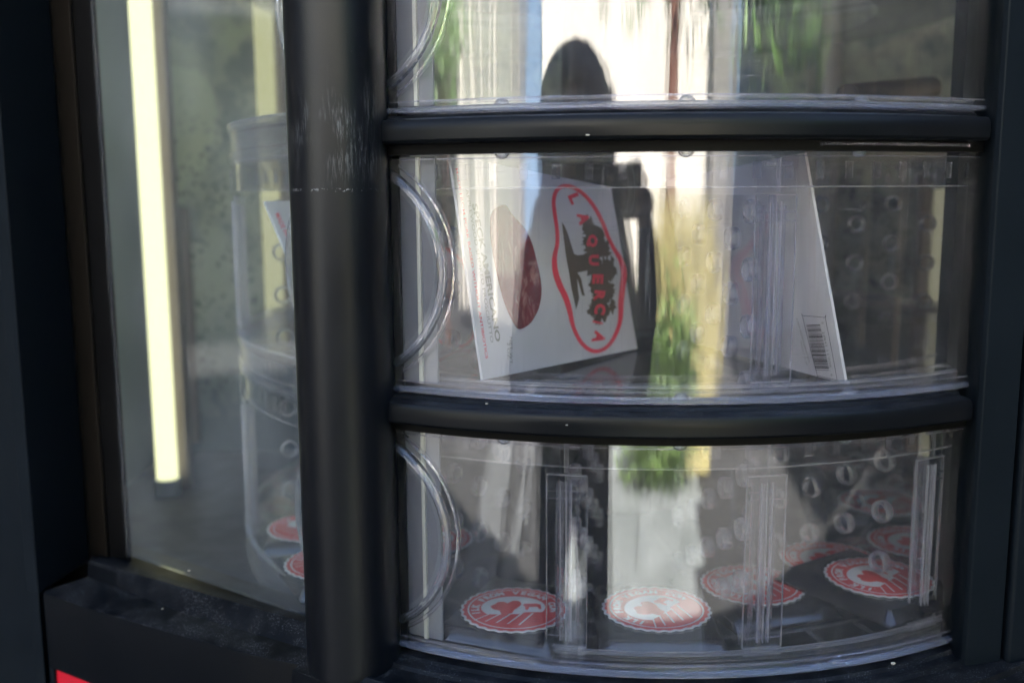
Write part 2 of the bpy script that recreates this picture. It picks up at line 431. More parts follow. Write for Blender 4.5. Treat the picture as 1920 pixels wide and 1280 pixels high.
# door channel beside the pillar (dark return)
MB().prism([(-.0758, .600+.03), (-.0700, .6305), (-.0700, .70), (-.0758, .70)], EZ-.302, EZ+.55).build('pillar_channel', M['rubber'], vm, bevel=.001)
# right-hand frame
rp = [(.2948, .650), (.2915, .6190), (.2912, .6105), (.2935, .6075), (.3200, .6160), (.3200, .70), (.3100, .70), (.3000, .66)]
MB().prism(rp, EZ-.45, EZ+.55).build('right_frame', M['coat'], vm, smooth=50, bevel=.0008)
MB().prism([(.3225, .6150), (.3250, .6135), (.47, .665), (.76, .86), (.76, .92), (.3225, .75)], EZ-1.1, EZ+.62).build('right_panel', M['coat'], vm, bevel=.002)

# left jamb, strips and outer panel, from the sill's left corner
J0 = Vector((-.3715, .742)); J1 = Vector((-.3625, .815))
MB().prism([(J0.x, J0.y), (J1.x, J1.y), (J1.x-.03, J1.y+.01), (J0.x-.012, J0.y+.004)], EZ-.3095, EZ+.60).build('window_jamb', M['coat'], vm, bevel=.0008)
MB().prism([(J1.x+.0002, .8155), (-.3425, .8040), (-.3415, .8075), (J1.x+.0002, .8250)], EZ-.306, EZ+.60).build('jamb_strip', M['coat_brown'], vm, bevel=.0008)
MB().prism([(-.3422, .8082), (-.3215, .7975), (-.3205, .8010), (-.3422, .8200)], EZ-.306, EZ+.60).build('window_gasket', M['rubber'], vm, bevel=.001)
MB().prism([(-.3717, .7415), (-.3805, .7460), (-.62, .90), (-.62, .95), (-.3805, .78)], EZ-1.1, EZ+.62).build('left_panel', M['coat'], vm, bevel=.0012)

# window pane
def seg_prism(a, b, th, z0, z1):
    a = Vector(a); b = Vector(b); n = Vector((b.y-a.y, a.x-b.x)).normalized()*th
    return MB().prism([tuple(a), tuple(b), tuple(b-n), tuple(a-n)], z0, z1)
seg_prism((-.330, .8030), (-.125, .6560), .004, EZ-.299, EZ+.60).build('window_pane', M['window'], vm)

# sill under the window and ledge under the doors
def lerp(a, b, t): return a+(b-a)*t
N = 30
def line(pts, z):
    """resample a plan polyline to N points at height z"""
    L = [0]
    for i in range(1, len(pts)): L.append(L[-1]+math.dist(pts[i-1], pts[i]))
    out = []
    for k in range(N):
        d = L[-1]*k/(N-1); i = 1
        while i < len(L)-1 and L[i] < d: i += 1
        u = (d-L[i-1])/max(1e-9, L[i]-L[i-1])
        out.append(Vector((lerp(pts[i-1][0], pts[i][0], u), lerp(pts[i-1][1], pts[i][1], u), z+EZ)))
    return out
fr = [(-.368, .742), (-.322, .714), (-.276, .6875), (-.230, .6625), (-.1855, .6395), (-.138, .6190), (-.100, .6040)]
def off(pts, dx, dy): return [(x+dx, y+dy) for x, y in pts]
rt0 = [(-.3430, .7790), (-.1437, .6600), (-.100, .6300)]
rt1 = [(-.3430, .7700), (-.1437, .6510), (-.100, .6230)]
rf = [(-.3430, .7665), (-.2400, .6930), (-.1437, .6385), (-.100, .6150)]
gl = [(-.3585, .8250), (-.1250, .6640), (-.100, .650)]
rows = [line([(x, y+.03) for x, y in gl], -.304), line(gl, -.304), line(off(rt0, 0, .004), -.3025), line(rt0, -.2935), line([(a+c0)/2 for a, c0 in zip((0, 0), (0, 0))] and rt0, -.2930), line(rt1, -.2930), line(off(rt1, 0, -.0022), -.2945), line(rf, -.3055), line(off(fr, 0, .004), -.3085), line(off(fr, 0, .0008), -.3095), line(fr, -.3110), line(off(fr, 0, .0004), -.3705), line(off(fr, 0, .06), -.3705)]
# the sill's left end reaches the jamb
s = MB().grid(rows)
s.build('window_sill', M['coat_dusty'], vm, smooth=32)
MB().grid([line([(-.3602, .818), (-.3430, .7790)], -.304), line([(-.3602, .818), (-.3430, .7790)], -.300)]).build('sill_end', M['coat'], vm)
# ledge in front of the lowest door
prof = [(.345, -.3030), (.3775, -.3030), (.3795, -.3050), (.3860, -.3055), (.3878, -.3035), (.3900, -.3035), (.3918, -.3058), (.4080, -.3070), (.4100, -.3050), (.4122, -.3052), (.4140, -.3080), (.4230, -.3100), (.4245, -.3130), (.4245, -.3705), (.345, -.3705)]
MB().sweep(prof, -36.6, 34, 110).build('door_ledge', M['coat_dusty'], vm, smooth=30)
# front below the sill: black border strip and red graphic panel
g = MB().grid([line(off(fr, .004, .0015), -.3707), line(off(fr, .004, .0015), -.60)]); g.grid([line(off(fr, .004, .010), -.3707), line(off(fr, .004, .010), -.60)])
g.build('red_graphic_panel', M['red_panel'], vm)
MB().prism([(-.3682, .7422), (-.3635, .7396), (-.3610, .7500), (-.3660, .7560)], EZ-.60, EZ-.3710).build('border_strip', M['coat'], vm, bevel=.0008)
# lower body, top, back, sides and base of the cabinet
body = [(-.37, .79), (-.10, .65), (.0, .575), (.107, .5505), (.22, .575), (.31, .66), (.74, .92), (.74, 1.42), (-.52, 1.42), (-.52, .88)]
MB().prism(body, .02, EZ-.3765).build('lower_body', M['coat'], vm, bevel=.002)
top = [(-.38, .745), (-.10, .60), (.0, .555), (.107, .545), (.22, .555), (.32, .61), (.78, .90), (.78, 1.45), (-.62, 1.45), (-.62, .90)]
MB().prism(top, EZ+.55, EZ+.66).build('top_housing', M['coat'], vm, bevel=.003)
MB().box((.10, 1.4, EZ+.1), (1.36, .02, 1.0)).build('back_panel', M['misted'], vm)
ln = MB(); MB().box((-.50, 1.10, EZ+.1), (.02, .58, 1.0)).build('inner_liner', M['liner'], vm); ln.box((.72, 1.12, EZ+.1), (.02, .52, 1.0))
ln.build('inner_liner', M['liner'], vm)
MB().prism([(-.362, .822), (-.352, .835), (-.488, 1.0), (-.51, .98)], EZ-.376, EZ+.55).build('inner_side_wall', M['liner_warm'], vm)
MB().prism([(.318, .66), (.326, .655), (.70, 1.33), (.69, 1.335)], EZ-.376, EZ+.55).build('inner_side_wall', M['liner_warm'], vm)
MB().prism([(-.36, .835), (-.10, .67), (.107, .60), (.31, .68), (.71, 1.0), (.71, 1.40), (-.50, 1.40), (-.50, 1.0)], EZ-.3759, EZ-.366).build('inner_floor', M['liner_dark'], vm)
MB().tube([(.425, 1.36, EZ-.35), (.425, 1.36, EZ+.54)], .0135, 16).build('inner_post', M['liner_pale'], vm, smooth=50)
MB().prism([(-.245, 1.37), (-.20, 1.37), (-.20, 1.388), (-.245, 1.388)], EZ-.35, EZ+.54).build('duct_cover', M['liner_dark'], vm, bevel=.003)
MB().prism([(-.464, 1.372), (-.444, 1.372), (-.444, 1.388), (-.464, 1.388)], EZ-.35, EZ-.02).build('duct_cover', M['liner_warm'], vm, bevel=.003)

# ------------------------------------------------------------------ fluorescent tubes
def lamp(x, y, z0, label, z1=.50, mat='lamp'):
    t = empty('fluorescent_tube', (x, y, EZ+z0), label, 'lamp', 'fluorescent tubes inside the cabinet')
    MB().tube([(x, y, EZ+z0), (x, y, EZ+z1)], .0128, 20).build('glass_tube', M[mat], t, smooth=50)
    for a, b in ((z0-.030, z0-.001), (z1+.001, z1+.03)):
        MB().tube([(x, y, EZ+a), (x, y, EZ+b)], .0148, 20).build('end_cap', M['endcap'], t, smooth=50, bevel=.001)
    MB().box((x+.014*(1 if x < 0 else -1), y+.026, EZ+(z0+z1)/2), (.014, .016, z1-z0+.04)).build('batten', M['liner_warm'], t, bevel=.002)
    MB().box((x, y+.004, EZ+z0-.045), (.022, .03, .026)).build('lamp_socket', M['endcap'], t, bevel=.002)
    return t
lamp(-.424, 1.185, -.345, 'lit yellowish fluorescent tube standing in the left side window')
lamp(.518, 1.20, -.345, 'lit fluorescent tube behind the carousel at the right of the curved doors', .0, 'lamp_faint')

lamp(-.322, 1.345, -.19, 'glowing tube put in for the clear shaft above the carousel in the side window', .50, 'shaft_glow')  # glowing tube put in place of the carousel's clear shaft

# ------------------------------------------------------------------ carousel trays
def divider(tray, ang, zf, rings=True):
    a = R(ang); er = Vector((math.sin(a), -math.cos(a), 0)); et = Vector((math.cos(a), math.sin(a), 0))
    def q(r, tt, z): return cyl(r, a, z)+et*tt
    th = .0011
    top = zf+.121
    d = MB()
    vs = [q(r, tt, z) for r in (.11, .352) for tt in (-th, th) for z in (zf+.004, top)]
    d.add(vs, [(0, 1, 3, 2), (4, 6, 7, 5), (0, 4, 5, 1), (2, 3, 7, 6), (0, 2, 6, 4), (1, 5, 7, 3)], 0)
    if rings:
        for j, r in enumerate((.320, .2865, .253, .2195, .186)):
            for i in range(3 if j % 2 else 4):
                z = zf+.114-.0368*i-(.0184 if j % 2 else 0)
                z -= .0035
                rows = []
                for k in range(26):
                    t = 2*math.pi*k/26
                    row = []
                    for rr, tt in ((.0056, -.0022), (.0063, -.0036), (.0072, -.0034), (.0079, -.0014), (.0079, .0014), (.0072, .0034), (.0063, .0036), (.0056, .0022)):
                        row.append(q(r+rr*math.cos(t), tt, z+rr*math.sin(t)))
                    rows.append(row)
                d.grid(rows, 1, closed=True, cyc=True)
    dv = d.build('divider', [M['panel'], M['clear_ring']], tray, smooth=50)
    # clear upright at the outer end: front plate, fins, web and stepped ends
    p = MB()
    def bx(r0, r1, t0, t1, z0, z1, mi=0):
        vs = [q(r, tt, z) for r in (r0, r1) for tt in (t0, t1) for z in (z0, z1)]
        p.add(vs, [(0, 1, 3, 2), (4, 6, 7, 5), (0, 4, 5, 1), (2, 3, 7, 6), (0, 2, 6, 4), (1, 5, 7, 3)], mi)
    b = zf+.008; tp = zf+.121
    bx(.3560, .3580, -.0128, .0128, b, tp, 1)
    bx(.3480, .3558, -.0012, .0012, b-.006, tp)
    bx(.3500, .3558, -.0074, -.0058, b+.004, tp-.006); bx(.3500, .3558, .0058, .0074, b+.004, tp-.006)
    bx(.3582, .3596, -.0040, -.0016, b+.004, tp-.004); bx(.3582, .3596, .0018, .0030, b+.004, tp-.004)
    for zz in (tp-.0105, tp-.0155, b+.0065): bx(.3583, .3592, -.0126, .0126, zz, zz+.0012)
    bx(.3520, .3590, -.0126, -.0075, b-.0045, b-.0005); bx(.3520, .3590, .0075, .0126, b-.0045, b-.0005)
    p.build('upright', [M['clear'], M['panel']], dv, bevel=.0004, seg=1)
    p = MB()
    for t0 in (-.0131, .0128): bx(.3562, .3580, t0, t0+.0004, b, tp)
    for t0 in (-.0042, .0030, -.0004): bx(.3582, .3597, t0, t0+.0006, b+.004, tp-.004)
    for zz in (tp, b-.0006, b-.0050): bx(.3562, .3590, -.0126, .0126, zz, zz+.0005)
    p.build('upright_edge_highlights', M['edge'], dv)  # thin pale strips drawn as highlights on the upright's edges
    # separate clip above the upright
    p = MB(); bx(.3555, .3585, -.0128, .0128, tp+.0018, tp+.024, 1); bx(.3586, .3600, -.0085, -.002, tp+.017, tp+.0195); bx(.3586, .3600, .002, .0085, tp+.017, tp+.0195)
    bx(.3586, .3600, -.0015, .0015, tp+.002, tp+.022)
    p.build('upright_clip', [M['clear'], M['panel']], dv, bevel=.0006, seg=1)
    return dv
def tray(zf, angs, label, band=True):
    t = empty('carousel_tray', (AX, AY, EZ+zf), label, 'tray', 'round carousel trays on one axis')
    MB().sweep([(.05, zf-.0025), (.357, zf-.0025), (.357, zf), (.05, zf)], 0, 360, 144).build('tray_floor', M['floor_plastic'], t, smooth=30)
    MB().sweep([(.3545, zf-.022), (.3600, zf-.022), (.3600, zf-.0165), (.3580, zf-.015), (.3580, zf+.0005), (.3602, zf+.001), (.3602, zf+.0045), (.3560, zf+.0045)], 0, 360, 160).build('tray_rim', M['clear'], t, smooth=30)
    MB().sweep([(.3560, zf+.0048), (.3604, zf+.0048), (.3606, zf+.0062), (.3560, zf+.0062)], 0, 360, 160).build('rim_bead', M['edge'], t, smooth=30)
    # moulded ribs on the tray floor near the rim
    rb = MB()
    for i in range(54):
        a = R(i*360/54+3)
        rb.box(cyl(.340, a, zf+.0014), (.0016, .022, .0024), M=Matrix.Rotation(a, 3, 'Z'))
    for r in (.325, .300): rb.sweep([(r, zf+.0002), (r+.0016, zf+.0002), (r+.0016, zf+.0018), (r, zf+.0018)], 0, 360, 120)
    rb.build('floor_ribs', M['clear'], t)
    if band:
        bd = MB().sweep([(.3535, zf+.126), (.3552, zf+.126), (.3552, zf+.149), (.3535, zf+.149)], 0, 360, 150, 1)
        for i in range(110):
            a = R(i*360/110)
            bd.box(cyl(.3528, a, zf+.136), (.0050, .0012, .010), M=Matrix.Rotation(a, 3, 'Z'))
        bd.sweep([(.3520, zf+.147), (.3590, zf+.147), (.3590, zf+.150), (.3520, zf+.150)], 0, 360, 150)
        bd.build('top_band', [M['clear'], M['panel']], t)
        be = MB()
        for zz in (zf+.1255, zf+.1492): be.sweep([(.3553, zz), (.3562, zz), (.3562, zz+.0009), (.3553, zz+.0009)], 0, 360, 150)
        be.build('band_edge_highlights', M['edge'], t)  # pale strips drawn as highlights on the band's edges
    MB().sweep([(.045, zf-.0028), (.060, zf-.0028), (.060, zf+.149), (.045, zf+.149)], 0, 360, 48).build('hub', M['hub'], t, smooth=40)
    for a in angs: divider(t, a, zf)
    return t
T3, T2, T1 = -.297, -.124, .049
tray(T1, [], 'upper clear carousel tray without dividers behind the top door', band=False)
T0 = .222
tray(T0, [], 'topmost clear carousel tray, only its bowl shaped underside showing in the side window', band=False)
sk = MB().sweep([(.356, T0-.022), (.358, T0-.022), (.345, T0-.050), (.300, T0-.066), (.22, T0-.072), (.22, T0-.0705), (.300, T0-.064), (.342, T0-.048)], 0, 360, 140)
sk.build('tray_skirt', M['frosty_thin'], bpy.data.objects['carousel_tray.001'], smooth=40)
bar = MB(); d0 = P(1590, 186, .80); d1 = P(1752, 170, .90)
ax_ = (d1-d0).normalized(); pr = []
for i in range(24):
    a = 2*math.pi*i/24
    pr.append((math.cos(a)*.010, math.sin(a)*.0095))
rows = [[d0+ax_*(d1-d0).length*u+Vector((y, -x*.3, z)) for (x, z), y in ((p_, 0) for p_ in pr)] for u in (0, .25, .5, .75, 1)]
rows = [[d0+(p-d0) for p in rw] for rw in rows]
bar.tube([d0, d0.lerp(d1, .5), d1-ax_*.006, d1-ax_*.0015, d1], .0105, 18, rs=[.0105, .0105, .0105, .0085, .0045])
bar.build('dark_bar', M['hub'], bpy.data.objects['carousel_tray'], smooth=50)
tray(T2, [8.3, 88.3, -71.7, -31.7, 140], 'clear carousel tray of the middle door holding the white ham packets')
tray(T3, [-11.8, 8.3, 28.4, -71.7, -31.7, 68], 'clear carousel tray of the lowest door holding the red sealed packets')
# clear bowl end above the left side of the trays
# ------------------------------------------------------------------ lettering helper
def text2d(s, size=1.0, bold=0.0, spacing=1.0):
    cu = bpy.data.curves.new('lettering', 'FONT'); cu.body = s; cu.size = size; cu.offset = bold; cu.space_character = spacing
    cu.align_x = 'CENTER'; cu.align_y = 'CENTER'; cu.resolution_u = 3
    o = bpy.data.objects.new('lettering_tmp', cu); sc.collection.objects.link(o)
    dg = bpy.context.evaluated_depsgraph_get(); dg.update()
    me = o.evaluated_get(dg).to_mesh()
    vs = [(v.co.x, v.co.y) for v in me.vertices]; fs = [tuple(p.vertices) for p in me.polygons]
    o.evaluated_get(dg).to_mesh_clear(); bpy.data.objects.remove(o); bpy.data.curves.remove(cu)
    return vs, fs
def catmull(pts, n=6):
    out = []; m = len(pts)
    for i in range(m):
        p0, p1, p2, p3 = pts[i-1], pts[i], pts[(i+1) % m], pts[(i+2) % m]
        for k in range(n):
            t = k/n
            out.append(tuple(.5*((2*p1[j])+(-p0[j]+p2[j])*t+(2*p0[j]-5*p1[j]+4*p2[j]-p3[j])*t*t+(-p0[j]+3*p1[j]-3*p2[j]+p3[j])*t**3) for j in (0, 1)))
    return out
def tri_poly(pts):
    from mathutils.geometry import tessellate_polygon
    return [tuple(t) for t in tessellate_polygon([[Vector((x, y, 0)) for x, y in pts]])]
def band2d(pts, w, ws=None):
    n = len(pts); vs = []
    for i in range(n):
        a = pts[i-1]; b = pts[(i+1) % n]; tx, ty = b[0]-a[0], b[1]-a[1]; L = math.hypot(tx, ty) or 1
        ww = ws[i] if ws else w
        vs += [(pts[i][0]-ty/L*ww/2, pts[i][1]+tx/L*ww/2), (pts[i][0]+ty/L*ww/2, pts[i][1]-tx/L*ww/2)]
    return vs, [(2*i, 2*i+1, (2*i+3) % (2*n), (2*i+2) % (2*n)) for i in range(n)]

# ------------------------------------------------------------------ ham packets
def homog(q):
    """unit square (a right, b up) <- image quad BL, BR, TR, TL; returns px -> (a, b)"""
    (x0, y0), (x1, y1), (x2, y2), (x3, y3) = q
    dx1, dx2, dy1, dy2 = x1-x2, x3-x2, y1-y2, y3-y2
    sx, sy = x0-x1+x2-x3, y0-y1+y2-y3
    det = dx1*dy2-dx2*dy1
    g = (sx*dy2-dx2*sy)/det; h = (dx1*sy-sx*dy1)/det
    Hm = Matrix(((x1-x0+g*x1, x3-x0+h*x3, x0), (y1-y0+g*y1, y3-y0+h*y3, y0), (g, h, 1))).inverted()
    def f(x, y):
        v = Hm @ Vector((x, y, 1)); return v.x/v.z, v.y/v.z
    return f
class Card:
    def __init__(s, BL, BR, TR, TL, name, label, bow=.003, th=.0035, flip=1, group='white ham packets in the middle tray'):
        s.c = [Vector(x) for x in (BL, BR, TR, TL)]; s.bow = bow; s.th = th
        s.n = ((s.c[1]-s.c[0]).cross(s.c[3]-s.c[0])).normalized()
        if s.n.dot(Vector((0, 0, EZ))-s.c[0]) < 0: s.n = -s.n
        base = s.c[0]
        g = MB(); na, nb = 24, 14
        def side(off): return [[s.at(i/na, j/nb, off) for j in range(nb+1)] for i in range(na+1)]
        f = side(0); k = side(-th)
        rim = lambda rw: [r[0] for r in rw]+rw[-1][1:]+[r[-1] for r in rw[-2::-1]]+rw[0][-2:0:-1]
        g.grid(f); g.grid(k); g.grid([rim(f), rim(k)], closed=True)
        s.o = g.build(name, M['card'], None, smooth=40); tag(s.o, label, 'food packet', group)
    def at(s, a, b, off=0.0):
        B = s.c[0].lerp(s.c[1], a); T = s.c[3].lerp(s.c[2], a)
        p = B.lerp(T, b)
        ed = min(1, 6*min(a, 1-a, b, 1-b)+.0)
        return p+s.n*(s.bow*math.sin(math.pi*max(0, min(1, a)))*math.sin(math.pi*max(0, min(1, b)))+off*(.45+.55*ed if off < 0 else 1))
    def part(s, name, shapes, mat, off=.0005, parent=None):
        g = MB()
        for vs, fs in shapes: g.add([s.at(a, b, off) for a, b in vs], fs)
        me = g.build(name, mat, parent or s.o)
        return me
def cr1(x, y): return 840+x/2.908, 280+y/2.908
def txt_line(s, p0, p1, h, bold=0.0):
    """text from p0 to p1 (crop pixels), tops of letters to the right of the reading direction's left"""
    vs, fs = text2d(s, 1.0, bold)
    xs = [v[0] for v in vs]; ys = [v[1] for v in vs]; x0, x1 = min(xs), max(xs); y0, y1 = min(ys), max(ys)
    dx, dy = p1[0]-p0[0], p1[1]-p0[1]; L = math.hypot(dx, dy)
    ux, uy = dx/L, dy/L; nx, ny = uy, -ux
    return [(p0[0]+ux*L*(x-x0)/(x1-x0)+nx*h*((y-y0)/(y1-y0)-.5), p0[1]+uy*L*(x-x0)/(x1-x0)+ny*h*((y-y0)/(y1-y0)-.5)) for x, y in vs], fs
def ch(s, cx_, cy_, w_, h_, rot=90, bold=.055):
    """one letter centred at a crop pixel, top turned by rot degrees clockwise"""
    vs, fs = text2d(s, 1.0, bold)
    xs = [v[0] for v in vs]; ys = [v[1] for v in vs]; mx, my = (min(xs)+max(xs))/2, (min(ys)+max(ys))/2
    kx = w_/(max(xs)-min(xs)); ky = h_/(max(ys)-min(ys)); a = R(rot)
    out = []
    for x, y in vs:
        X, Y = (x-mx)*kx, -(y-my)*ky
        out.append((cx_+X*math.cos(a)-Y*math.sin(a), cy_+X*math.sin(a)+Y*math.cos(a)))
    return out, fs
def blob(cx_, cy_, rx, ry, n=26, j=.35, seed=1):
    rnd = random.Random(seed)
    pts = [(cx_+rx*(1+rnd.uniform(-j, j))*math.cos(2*math.pi*i/n), cy_+ry*(1+rnd.uniform(-j, j))*math.sin(2*math.pi*i/n)) for i in range(n)]
    return pts, tri_poly(pts)
def emblem_shapes():
    out = [(655, 205), (705, 215), (765, 262), (812, 330), (850, 410), (875, 480), (905, 540), (940, 600), (957, 670), (950, 750), (942, 835), (940, 930), (917, 1010), (880, 1072), (830, 1098), (780, 1085), (730, 1036), (690, 960), (665, 870), (640, 800), (605, 730), (582, 655), (580, 580), (596, 510), (597, 430), (590, 350), (590, 280), (612, 226)]
    cp = catmull(out, 5)
    ws = [21+11*max(0, math.sin((p[1]-205)/893*math.pi*2-2.2)) for p in cp]
    return band2d(cp, 15, ws)
def tree_shapes():
    g = [(625, 395), (640, 420), (655, 460), (668, 510), (685, 568), (705, 575), (735, 572), (762, 578), (768, 655), (735, 662), (702, 668), (722, 700), (738, 770), (745, 795), (728, 790), (712, 735), (700, 700), (706, 760), (714, 810), (700, 870), (690, 830), (670, 750), (655, 660), (640, 580), (632, 500), (628, 450)]
    sh = [(g, tri_poly(g))]
    for i, (x, y, rx, ry) in enumerate([(765, 410, 30, 40), (790, 450, 45, 50), (770, 500, 38, 45), (830, 470, 22, 45), (790, 560, 50, 60), (850, 540, 38, 50), (800, 640, 55, 60), (870, 650, 45, 70), (840, 730, 50, 60), (800, 740, 35, 55), (880, 770, 28, 50), (830, 820, 45, 50), (790, 870, 28, 40), (850, 880, 35, 45), (895, 850, 18, 35), (820, 920, 22, 30), (745, 620, 40, 35)]):
        sh.append(blob(x, y, rx, ry, 34, .38, i+3))
    return sh
LOGO = [('L', 700, 272, 52, 58, 68), ('A', 742, 378, 66, 62, 76), ('Q', 782, 498, 66, 60, 88), ('U', 790, 602, 58, 56, 90), ('E', 812, 704, 52, 60, 92), ('R', 822, 795, 58, 58, 95), ('C', 828, 868, 58, 60, 100), ('I', 818, 940, 10, 58, 104), ('A', 830, 1022, 66, 66, 106)]
WINDOW = [(235, 400), (240, 350), (270, 315), (325, 303), (352, 345), (388, 385), (430, 440), (460, 510), (480, 590), (500, 680), (510, 770), (500, 850), (480, 900), (450, 945), (392, 972), (350, 920), (310, 830), (285, 750), (262, 650), (243, 550), (233, 460)]
H1 = homog([(905, 712), (1195, 655), (1147, 352), (845, 290)])
def m1(shapes):
    return [([H1(*cr1(x, y)) for x, y in vs], fs) for vs, fs in shapes]
def ham_front(card):
    card.part('emblem_border', m1([emblem_shapes()]), M['red_ink'], .0004)
    card.part('tree_print', m1(tree_shapes()), M['brown_ink'], .0005)
    card.part('brand_lettering', m1([ch(*l) for l in LOGO]), M['red_ink'], .0008)
    wd = catmull(WINDOW, 4)
    card.part('meat_window', m1([(wd, tri_poly(wd))]), M['ham'], .0005)
    card.part('red_lettering', m1([txt_line('MADE FROM PORK RAISED WITHOUT ANTIBIOTICS', (52, 100), (212, 1135), 15, .01)]), M['red_ink'], .0004)
    card.part('grey_lettering', m1([txt_line('SPECK AMERICANO', (150, 290), (278, 1040), 30, .03), txt_line('APPLEWOOD SMOKED PROSCIUTTO', (108, 210), (243, 1044), 17), txt_line('NET WT.', (350, 1015), (356, 1172), 15), txt_line('2 OZ.', (336, 1045), (342, 1140), 15)]), M['grey_ink'], .0004)
p1 = Card(P(905, 712, .620), P(1195, 655, .772), P(1147, 352, .780), P(845, 290, .630), 'ham_packet',
          'white packet with dark meat window and red bordered tree emblem behind the middle door', bow=.004, th=.004, flip=-1)
ham_front(p1)
# the packet whose back with the barcode faces the door
p2 = Card(P(1585, 723, .615), P(1303, 646, .795), P(1250, 340, .800), P(1510, 290, .618), 'ham_packet',
          'back of a white packet with a barcode, right of the upright in the middle door', bow=.002, th=.004, flip=1)
def cr2(x, y): return 1380+x/2.783, 280+y/2.783
ppx = [(1585, 723), (1303, 646), (1250, 340), (1510, 290)]
H2 = homog(ppx)
def m2(shapes): return [([H2(*cr2(x, y)) for x, y in vs], fs) for vs, fs in shapes]
n2 = 1 if p2.n.dot(Vector((0, 0, EZ))-p2.c[0]) > 0 else -1
def o2(x): return x
def quadp(p): return p, [(0, 1, 2, 3)]
bars = []; rnd = random.Random(5); tpos = 0.0
def bl(u, v):       # barcode box: u along its reading direction (down), v across
    A, B, C_, D = (362, 915), (443, 912), (405, 1155), (490, 1160)
    x = lerp(lerp(A[0], C_[0], u), lerp(B[0], D[0], u), v); y = lerp(lerp(A[1], C_[1], u), lerp(B[1], D[1], u), v)
    return x, y
while tpos < 1:
    wbar = rnd.choice((.010, .010, .020, .030)); e = min(1, tpos+wbar)
    bars.append(quadp([bl(tpos, 0), bl(e, 0), bl(e, .92), bl(tpos, .92)])); tpos = e+rnd.choice((.010, .012, .020, .028))
p2.part('barcode', m2(bars), M['black_ink'], o2(.0004))
fr2 = [(352, 867), (460, 877), (468, 890), (523, 1195), (515, 1208), (425, 1185), (412, 1170), (345, 880)]
p2.part('barcode_frame', m2([band2d(catmull(fr2, 5), 2.6)]), M['black_ink'], o2(.0004))
p2.part('barcode_digits', m2([txt_line('8', (449, 900), (451, 910), 12), txt_line('24843', (452, 950), (470, 1030), 12), txt_line('11908', (473, 1050), (490, 1140), 12), txt_line('6', (494, 1176), (497, 1188), 12)]), M['grey_ink'], o2(.0004))
p2.part('back_lettering', m2([txt_line('KEEP REFRIGERATED', (312, 880), (372, 1110), 9), txt_line('PRODUCT OF USA', (330, 1000), (360, 1130), 7)]), M['grey_ink'], o2(.0004))
# the packet seen in the side window
q0 = P(497, 375, .752); q1 = P(630, 700, .690)
dv = Vector((.118, .135, .0))
p3 = Card(q1, q1+dv, q0+dv, q0, 'ham_packet', 'white packet showing one corner in the side window beside the black pillar', bow=.002, th=.004, flip=-1)
n3 = 1 if p3.n.dot(Vector((0, 0, EZ))-p3.c[0]) > 0 else -1
def o3(x): return x
p3.part('red_lettering', m1([txt_line('MADE FROM PORK RAISED WITHOUT ANTIBIOTICS', (70, 130), (230, 1080), 26, .01)]), M['red_ink'], o3(.0005))
wd = catmull(WINDOW, 4)
p3.part('meat_window', m1([(wd, tri_poly(wd))]), M['ham'], o3(.0005))
p3.part('emblem_border', m1([emblem_shapes()]), M['red_ink'], o3(.0005))

